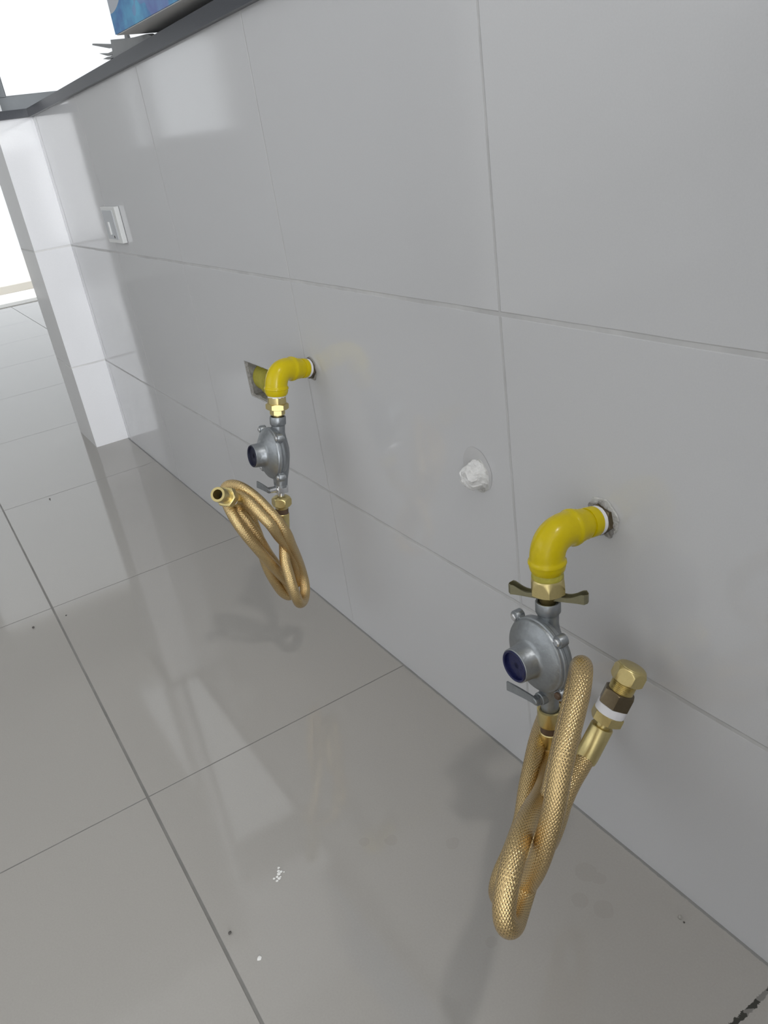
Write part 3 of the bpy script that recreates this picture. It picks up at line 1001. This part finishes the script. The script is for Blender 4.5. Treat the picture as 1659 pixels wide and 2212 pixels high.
# chipped edge of the cut
bm = bmesh.new()
n = 16
for (p0, p1) in (((HX0, HZ0), (HX1, HZ0)), ((HX0, HZ1), (HX1, HZ1)), ((HX0, HZ0), (HX0, HZ1))):
    prev = None
    for i in range(n + 1):
        t = i / n
        x = p0[0] + (p1[0] - p0[0]) * t
        z = p0[1] + (p1[1] - p0[1]) * t
        hz = p0[1] == p1[1]
        s = random.uniform(0.0006, 0.0035)
        s2 = random.uniform(0.0004, 0.0016)
        if hz:
            up_ = 1 if z == HZ1 else -1
            a = bm.verts.new((x, -0.0006, z + up_ * s2))
            b = bm.verts.new((x, 0.004, z - up_ * s))
        else:
            a = bm.verts.new((x - s2, -0.0006, z))
            b = bm.verts.new((x + s, 0.004, z))
        if prev:
            bm.faces.new((prev[0], a, b, prev[1]))
        prev = (a, b)
part('chipped_edge', bm, M['mortar_grey'], op, smooth=False)

# ------------------------------------------------------------------ wall socket near the far corner
so = empty('wall_socket', (-1.795, 0.0, 0.609), 'white surface-mounted wall socket plate near the far corner of the wall', 'socket')
bm = bmesh.new()
bx(bm, (-1.850, -0.0105, 0.5735), (-1.738, -0.0005, 0.6455))
bevel(bm, 0.0012)
part('backplate', bm, M['plastic'], so, smooth=False)
bm = bmesh.new()
bx(bm, (-1.840, -0.0120, 0.5810), (-1.760, -0.0103, 0.6390))
bevel(bm, 0.0007)
part('module', bm, M['plastic_grey'], so, smooth=False)
bm = bmesh.new()
bx(bm, (-1.806, -0.0150, 0.590), (-1.797, -0.0118, 0.616))
bevel(bm, 0.001)
part('rocker', bm, M['plastic'], so, smooth=False)
bm = bmesh.new()
lathe(bm, (-1.785, -0.0119, 0.586), (0, -1, 0), [(0, 0.0028), (0.0006, 0.0028)], 14)
part('screw', bm, M['debris_dark'], so)

# ------------------------------------------------------------------ things on the counter
BZ = 0.888
sb = empty('gap_shade_board', (-1.06, 0.16, CT1), 'flat board added under the blue printed carton, dark in place of the shaded gap', 'board')
bm = bmesh.new()
bx(bm, (-1.27, 0.08, CT1), (-0.85, 0.28, BZ))
bevel(bm, 0.001)
part('board', bm, M['granite'], sb, smooth=False)  # dark stone colour stands in for the shade of the gap under the carton
bxr = empty('cardboard_box', (-1.3416, -0.0424, BZ), 'blue printed carton overhanging the edge of the dark countertop', 'box')
bxr.rotation_euler = (0, 0, math.radians(3.5))
bm = bmesh.new()
bx(bm, (-1.3406, -0.0404, BZ), (-0.91, 0.30, BZ + 0.30))
part('carton', bm, M['box_base'], bxr, smooth=False)
bm = bmesh.new()
bx(bm, (-1.3416, -0.0424, BZ + 0.001), (-0.909, -0.0400, BZ + 0.299))
part('printed_front', bm, M['print'], bxr, smooth=False)

sc = empty('torn_sheet', (-1.42, 0.0, CT1), 'small grey torn sheet with three pointed strips on the counter edge left of the carton', 'scrap')
bm = bmesh.new()


def slab(bm, poly, y0, y1):
    a = [bm.verts.new((x, y0, z)) for x, z in poly]
    b = [bm.verts.new((x, y1, z)) for x, z in poly]
    bm.faces.new(a)
    bm.faces.new(b[::-1])
    for i in range(len(poly)):
        k = (i + 1) % len(poly)
        bm.faces.new((a[i], b[i], b[k], a[k]))


slab(bm, [(-1.510, CT1), (-1.29, CT1), (-1.318, 0.884), (-1.375, 0.8885), (-1.395, 0.8905), (-1.50, 0.9035)], -0.004, 0.006)
part('folded_sheet', bm, M['card_grey'], sc, smooth=False)
bm = bmesh.new()
slab(bm, [(-1.432, 0.8905), (-1.412, 0.8895), (-1.416, 0.8995), (-1.428, 0.8995)], -0.002, 0.002)
part('tab', bm, M['card_grey'], sc, smooth=False)
for poly in ([(-1.495, 0.8985), (-1.508, 0.8965), (-1.520, 0.9000), (-1.618, 0.9148), (-1.620, 0.9128), (-1.525, 0.8945), (-1.508, 0.8930), (-1.495, 0.893)],
             [(-1.495, 0.8880), (-1.540, 0.8895), (-1.592, 0.8962), (-1.545, 0.8860), (-1.495, 0.8835)],
             [(-1.495, 0.8845), (-1.530, 0.8835), (-1.548, 0.8850), (-1.577, 0.8858), (-1.545, 0.8805), (-1.495, 0.8790)]):
    bm = bmesh.new()
    slab(bm, poly, -0.002, 0.002)
    part('torn_strip', bm, M['card_grey'], sc, smooth=False)


# ------------------------------------------------------------------ crumbs and flakes on the floor
def crumb(name, x, y, r, flat, m, label, cat, group=None):
    bm = bmesh.new()
    bmesh.ops.create_icosphere(bm, subdivisions=1, radius=r)
    for vtx in bm.verts:
        vtx.co *= random.uniform(0.65, 1.25)
        vtx.co.z *= flat
    zmin = min(vtx.co.z for vtx in bm.verts)
    o = link(name, bm, m)
    o.location = (x, y, -zmin)
    o.rotation_euler = (0, 0, random.uniform(0, 6))
    tag(o, label, cat, group)
    return o


flk = [(-0.6310, -0.3085, 0.0011), (-0.6275, -0.3105, 0.0013), (-0.6250, -0.3085, 0.0012), (-0.6235, -0.3115, 0.0015), (-0.6215, -0.3150, 0.0012),
       (-0.6195, -0.3120, 0.0010), (-0.6180, -0.3140, 0.0014), (-0.6170, -0.3170, 0.0012), (-0.6225, -0.3060, 0.0007), (-0.6215, -0.3185, 0.0010)]
for x, y, r in flk:
    crumb('paint_flake', x, y, r * 1.5, 0.25, M['debris_white'], 'white paint flake in the small cluster on the floor left of the near hose', 'flake', 'white flakes in the cluster')
crumb('paint_streak', -0.5466, -0.3705, 0.0030, 0.2, M['debris_white'], 'lone white paint streak on the floor near the bottom of the photo', 'flake')
crumb('dirt_crumb', -0.5904, -0.3837, 0.0020, 0.6, M['debris_dark'], 'dark dirt crumb on the floor just right of the long tile joint', 'crumb')
crumb('dirt_crumb', -1.3888, -0.4378, 0.0030, 0.6, M['debris_dark'], 'dark dirt crumb at the left edge of the photo, left of the long tile joint', 'crumb')
crumb('dirt_crumb', -1.3872, -0.3797, 0.0016, 0.6, M['debris_dark'], 'tiny dark crumb near the crossing of tile joints at left', 'crumb')
crumb('dirt_crumb', -2.0109, -0.2866, 0.0025, 0.6, M['debris_dark'], 'faint dark crumb on the floor in front of the white pier', 'crumb')
crumb('grit_crumb', -0.3271, -0.0236, 0.0022, 0.7, M['debris_grey'], 'pale grit crumb on the floor near the wall at lower right', 'crumb')
crumb('dirt_crumb', -0.3215, -0.0248, 0.0010, 0.7, M['debris_dark'], 'tiny dark crumb beside the pale grit near the wall', 'crumb')
